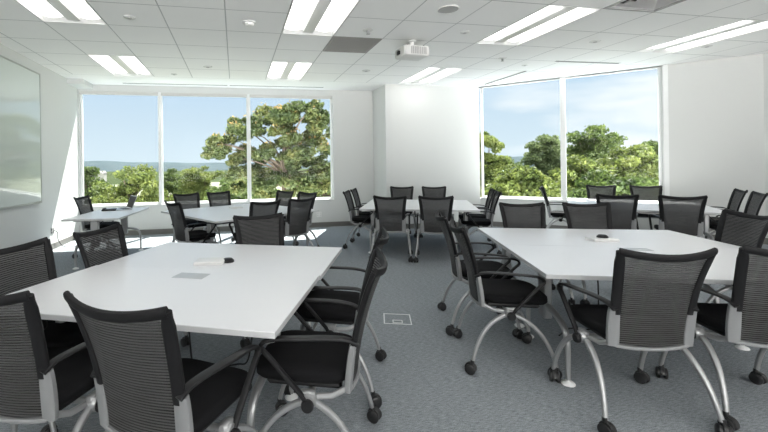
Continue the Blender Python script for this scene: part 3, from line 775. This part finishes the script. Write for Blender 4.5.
side(QC, Q_A, 1.0, 'r', .346, 'farther of two tilted dark backs before the plain wall at the right', GQ)
side(QC, Q_A, 1.0, 'r', -.346, 'nearer of two tilted dark backs before the plain wall at the right', GQ)
side(QC, Q_A, .97, 'l', .346, 'chair in profile left of the double window mullion, its back rising above the sill', GQ)
SC = (.034, 6.596)
side(SC, 31.2, .87, 'n', -.319, 'left one of two overlapping chairs on the near right side of the rear left table', GS)
side(SC, 31.2, .87, 'n', .319, 'right one of two overlapping chairs on the near right side of the rear left table', GS)
side(SC, 31.2, .87, 'f', .319, 'chair by the window at the far left of the rear left table', GS)
side(SC, 31.2, .87, 'f', -.319, 'chair by the window beside the far left one, nearer the mullion', GS)
side(SC, 31.2, .87, 'r', .319, 'chair back under the big tree, left one before the right window pane', GS)
side(SC, 31.2, .87, 'r', -.319, 'chair back right of the big tree trunk, nearly hidden by a nearer chair', GS)
side(SC, 31.2, .87, 'l', -.319, 'dark chair in near profile on the left side of the rear left table', GS)

# ------------------------------------------------------------------ small desk by the left wall
dk = make_table(1.55, .76); dk.name = 'training_desk'; dk.location = (-1.97, 6.93, 0); dk.rotation_euler = (0, 0, math.radians(86))
tag(dk, 'small white desk with a laptop near the left window corner', 'desk')
chair(-2.24, 7.36, -97, 'dark chair pushed to the small desk in the left window corner', 'chair at the small desk')
lp = empty('laptop', (-1.93, 7.40, .735), math.radians(-60)); tag(lp, 'open silver laptop on the small desk, screen leaning back', 'laptop')
MB().box(-.17, .17, -.12, .12, .003, .018, b=.004).build('base', M['screen'], lp)
kb = MB()
for r_ in range(5):
    for c_ in range(12): kb.box(-.150 + c_ * .0252, -.129 + c_ * .0252, -.02 + r_ * .026, .001 + r_ * .026, .018, .0195)
kb.build('keyboard', M['black'], lp, smooth=False)
TS = Matrix.Translation((0, .12, .018)) @ Matrix.Rotation(math.radians(-22), 4, 'X')
sn = MB().box(-.17, .17, -.004, .004, .0, .225, TS, b=.003).build('lid', M['screen'], lp)
MB().box(-.16, .16, -.0048, -.0041, .012, .215, TS).build('display', M['dark'], sn, smooth=False)
ph = empty('desk_device', (-2.10, 7.30, .735), math.radians(10)); tag(ph, 'flat black device with a stubby top lying beside the laptop', 'device')
MB().box(-.11, .11, -.09, .09, 0, .025, b=.008).build('body', M['black'], ph)
MB().box(-.10, -.05, -.08, .08, .025, .045, b=.008).build('handset', M['black'], ph)

# cables under the front left table
for k, (P, lb) in enumerate((([(-.35, 2.75, .70), (-.33, 2.80, .45), (-.28, 2.70, .1), (-.20, 2.75, .01), (-.02, 2.85, .008), (.08, 2.62, .008), (-.08, 2.50, .008), (-.16, 2.62, .008)], 'black cable looping on the carpet under the front left table'),
              ([(.10, 2.95, .70), (.11, 2.93, .35), (.07, 2.90, .06), (-.02, 2.95, .008), (-.22, 2.90, .01), (-.25, 2.62, .008)], 'black cable dropping from the front left table next to its adapter'),
              ([(3.0, 2.9, .70), (3.02, 2.88, .35), (2.95, 2.85, .05), (2.8, 2.95, .008), (2.6, 2.85, .008)], 'black cable hanging under the front right table'))):
    tag(MB().tube(cat_spline(P, 8), .006, 8).build('power_cable', M['black']), lb, 'cable')
ad = empty('cable_adapter', (-.08, 2.78, 0), .4); tag(ad, 'black adapter block on the carpet under the front left table', 'adapter')
MB().box(-.05, .05, -.03, .03, 0, .035, b=.008).build('body', M['black'], ad)
MB().tube([(0, 0, .03), (0, 0, .07), (.01, .01, .11)], [.018, .014, .008], 10).build('plug', M['black'], ad)
fb2 = copy_tree(fb); fb2.location = (-.15, 2.70, 0); fb2.rotation_euler = (0, 0, math.radians(-20)); fb2['label'] = 'square floor box under the front left table with cables around it'

# ------------------------------------------------------------------ outside
GZ = -7.0
gr = MB(); gr.add([(-900, 14, GZ), (900, 14, GZ), (900, 420, -11), (-900, 420, -11)], [(0, 1, 2, 3)])
struct(gr.build('ground_outside', M['ground'], smooth=False), 'green land outside far below the windows', 'ground')
struct(MB().add([(-1500, 420, -11), (1500, 420, -11), (1500, 1400, -11), (-1500, 1400, -11)], [(0, 1, 2, 3)]).build('water_outside', M['water'], smooth=False), 'pale water in the distance', 'water')
def hill(name, r0, zlo, zhi, a0, a1, seed, m_, lab):
    rnd = random.Random(seed); ph_ = [(rnd.uniform(.5, 9), rnd.uniform(0, 6.3), rnd.uniform(.3, 1)) for _ in range(9)]
    vs = []; fs = []; n_ = 160
    for k in range(n_ + 1):
        a = a0 + (a1 - a0) * k / n_; h_ = sum(c * math.sin(f_ * a * 6 + p) for f_, p, c in ph_) / 5
        z = zlo + (zhi - zlo) * (.5 + .5 * max(-1, min(1, h_)))
        for (rr, zz) in ((r0, -11.5), (r0 + 25, -11 + (z + 11) * .55), (r0 + 80, z), (r0 + 220, z - 3)):
            vs.append((rr * math.sin(a), rr * math.cos(a), zz))
    for k in range(n_):
        for i in range(3): a = k * 4 + i; fs.append((a, a + 1, a + 5, a + 4))
    struct(MB().add(vs, fs).build(name, m_, ang=80), lab, 'hill')
hill('hill_far', 900, 9, 24, -1.1, 1.3, 3, M['hill'], 'blue green hills along the horizon')
hill('hill_near', 330, -3.5, 1.6, -1.1, .35, 8, M['hillnear'], 'low wooded rise before the hills on the left')
for k, (x, y, s_) in enumerate(((-114, 308, 5), (-107, 307, 4), (-100, 306, 5.5), (-92, 305, 4))):
    h_ = empty('house', (x, y, -4.5)); tag(h_, 'tiny white house far outside, ' + ['leftmost of the row', 'second from the left in the row', 'third and widest in the row', 'rightmost of the row'][k] + ' below the horizon', 'house', 'distant white houses')
    MB().box(-s_ / 2, s_ / 2, -3, 3, -6, 3.2).build('house_wall', M['house'], h_, smooth=False)
    MB().add([(-s_ / 2 - .3, -3.4, 3.2), (s_ / 2 + .3, -3.4, 3.2), (s_ / 2 + .3, 3.4, 3.2), (-s_ / 2 - .3, 3.4, 3.2), (-s_ / 2, 0, 5), (s_ / 2, 0, 5)], [(0, 1, 5, 4), (2, 3, 4, 5), (0, 4, 3), (1, 2, 5)]).build('roof', M['roof'], h_, smooth=False)

def tree(x, y, ztop, hw, zbot, kind, seed, lab, nblob=None, leaf=.11, dens=1.0, lobes=None):
    """trunk, branches and a crown of leaf clusters"""
    rs = np.random.RandomState(seed)
    r = empty('tree', (x, y, GZ)); tag(r, lab, 'tree', 'trees outside the windows')
    zt, zb = ztop - GZ, zbot - GZ; hc = (zt - zb)
    n_b = nblob or int(75 * dens * max(1, hc / (2.2 * hw)))
    cen = []
    for (lx, lz, rx, rz) in (lobes or ()):
        for k in range(int(9 * rx * rz * 4.2) + 6):
            q = rs.normal(size=3); q *= rs.uniform(.2, 1) ** .4 / np.linalg.norm(q)
            u_ = lx + q[0] * rx; d_ = q[1] * rx * 1.2
            cen.append((u_ * .98 + d_ * .19, -u_ * .19 + d_ * .98, lz - GZ + q[2] * rz, rs.uniform(.16, .34)))
    if lobes: rs.shuffle(cen); n_b = 0
    for k in range(n_b):
        for _ in range(30):
            q = rs.uniform(-1, 1, 3); d_ = math.sqrt(q[0] ** 2 + q[1] ** 2)
            if q[2] > -.9 and np.linalg.norm(q) < 1 and np.linalg.norm(q) > .25: break
        px, py = q[0] * hw * .86, q[1] * hw * .86
        pz = zb + hc * (.5 + .46 * q[2]) if kind != 9 else 0
        cen.append((px, py, pz, rs.uniform(.12, .27) * min(hw, hc * .8)))
    T = MB(); rt = max(.08, hw * (.075 if not lobes else .055))
    zf = zb + hc * .15
    T.tube([(0, 0, 0), (rt * .2, 0, zf * .5), (0, rt * .2, zf), (0, 0, zb + hc * .55)], [rt, rt * .8, rt * .65, rt * .25], 10)
    for (px, py, pz, br_) in cen[:30]:
        z0 = zf + (pz - zf) * rs.uniform(.0, .35) if pz > zf else zf
        z0 = min(z0, zb + hc * .5)
        T.tube(bez((0, 0, z0), (px * .35, py * .35, z0 + (pz - z0) * .75), (px, py, pz), 5), [rt * .42 * (1 - .16 * k) for k in range(6)], 6)
    T.build('trunk', M['bark'], r)
    def leaves(cc, nper, lf, name, m_, up=0):
        allv = []
        for (px, py, pz, br_) in cc:
            n_ = int(nper * (br_ / ((.20 * hw) if not lobes else .30)) ** 2)
            d_ = rs.normal(size=(n_, 3)); d_ /= np.linalg.norm(d_, axis=1)[:, None]; d_[:, 2] = d_[:, 2] * .8 + up
            rad = br_ * rs.uniform(.15, 1.35, (n_, 1)) ** .7
            p = np.array([px, py, pz]) + d_ * rad * np.array([1, 1, .72])
            a = rs.normal(size=(n_, 3)) + d_ * .6; a /= np.linalg.norm(a, axis=1)[:, None]
            b_ = np.cross(a, rs.normal(size=(n_, 3))); b_ /= np.linalg.norm(b_, axis=1)[:, None]; c_ = np.cross(a, b_)
            s_ = lf * rs.uniform(.6, 1.3, (n_, 1))
            q = np.stack([p - b_ * s_, p - c_ * s_ * .5 + a * s_ * .15, p + b_ * s_, p + c_ * s_ * .5 + a * s_ * .15], 1)
            allv.append(q.reshape(-1, 3))
        v = np.concatenate(allv); nq = len(v) // 4
        me = bpy.data.meshes.new(name); me.from_pydata(v.tolist(), [], np.arange(nq * 4).reshape(-1, 4).tolist()); me.materials.append(m_)
        o = bpy.data.objects.new(name, me); COL.objects.link(o); o.parent = r
        return o
    leaves(cen, 190 * (.11 / leaf) ** 1.0, leaf, 'foliage', LEAF[kind])
    if kind == 2:
        tops = [c for c in cen if c[2] > zb + hc * .45]
        leaves([(a, b_, c + d * .5, d * .6) for a, b_, c, d in tops], 22, leaf * .9, 'seed_heads', M['tip'], .5)
    return r
TR = [(-12.0, 36.0, 1.73, 2.15, -3.96, 0, 'mid green tree at the far left edge of the triple window', {}),
 (-6.4, 26.7, 1.81, 2.38, -3.00, 1, 'wide olive green tree in the left pane of the triple window', dict(dens=1.4)),
 (-6.0, 39.9, 1.48, 1.80, -3.94, 0, 'small green tree just right of the left mullion', {}),
 (-2.3, 31.0, 1.73, 2.10, -3.22, 1, 'rounded green tree in the middle pane left of the big tree', {}),
 (2.0, 16.9, 4.10, 2.55, 0.45, 2, 'big spreading tree with reddish seed heads, tallest in the triple window', dict(leaf=.085, lobes=[(-2.42, 2.15, 0.94, 0.6), (-1.66, 3.09, 0.77, 0.47), (-0.38, 3.6, 0.94, 0.43), (0.89, 3.73, 0.94, 0.38), (1.66, 3.0, 0.6, 0.68), (0.13, 2.66, 0.77, 0.38), (-0.98, 2.15, 0.6, 0.43), (1.15, 1.9, 1.02, 0.51), (0.0, 1.51, 0.77, 0.43), (-1.4, 0.96, 1.02, 0.6), (0.21, 0.62, 1.45, 0.51), (1.7, 0.88, 0.68, 0.68)])),
 (5.3, 22.4, 1.91, 1.50, -1.95, 1, 'yellow green tree at the right edge of the triple window', {}),
 (0.6, 27.4, 1.12, 2.70, -2.45, 0, 'dark green tree low behind the big spreading tree', dict(dens=1.2)),
 (12.8, 18.9, 3.33, 1.36, -2.55, 1, 'narrow tall tree at the left edge of the double window', dict(dens=1.5)),
 (25.7, 33.7, 2.54, 1.90, -3.92, 3, 'thin loose grey green tree in the left pane of the double window', dict(dens=.8)),
 (20.6, 23.5, 3.67, 1.62, -3.41, 3, 'loose tall grey green tree beside the double window mullion', dict(dens=.9)),
 (27.2, 26.2, 4.89, 2.64, -4.57, 0, 'tallest dense green tree in the right pane of the double window', dict(dens=1.5, leaf=.13)),
 (20.4, 17.4, 2.38, 1.89, -2.92, 1, 'bright green tree filling the right pane below the tall one', dict(dens=1.5)),
 (30.7, 23.5, 4.15, 1.89, -4.26, 0, 'green tree at the right edge of the double window', dict(dens=1.2)),
 (12.1, 14.9, 1.41, 1.78, -2.24, 1, 'bushy yellow green tree low in the left pane of the double window', dict(dens=1.5)),
 (18.5, 18.8, 2.02, 1.98, -3.37, 1, 'bushy olive tree low behind the double window mullion', dict(dens=1.5)),
 (13.4, 12.1, 1.22, 1.52, -1.75, 0, 'bushy mid green tree low at the right of the double window', dict(dens=1.5, leaf=.09)),
 (8.1, 11.1, 0.86, 0.69, -0.95, 1, 'small bush low at the left end of the double window', dict(dens=.8, leaf=.08))]
for k, (x, y, zt, hw, zb, kd, lb, kw) in enumerate(TR): tree(x, y, zt, hw, zb, kd, 11 + k, lb, **kw)
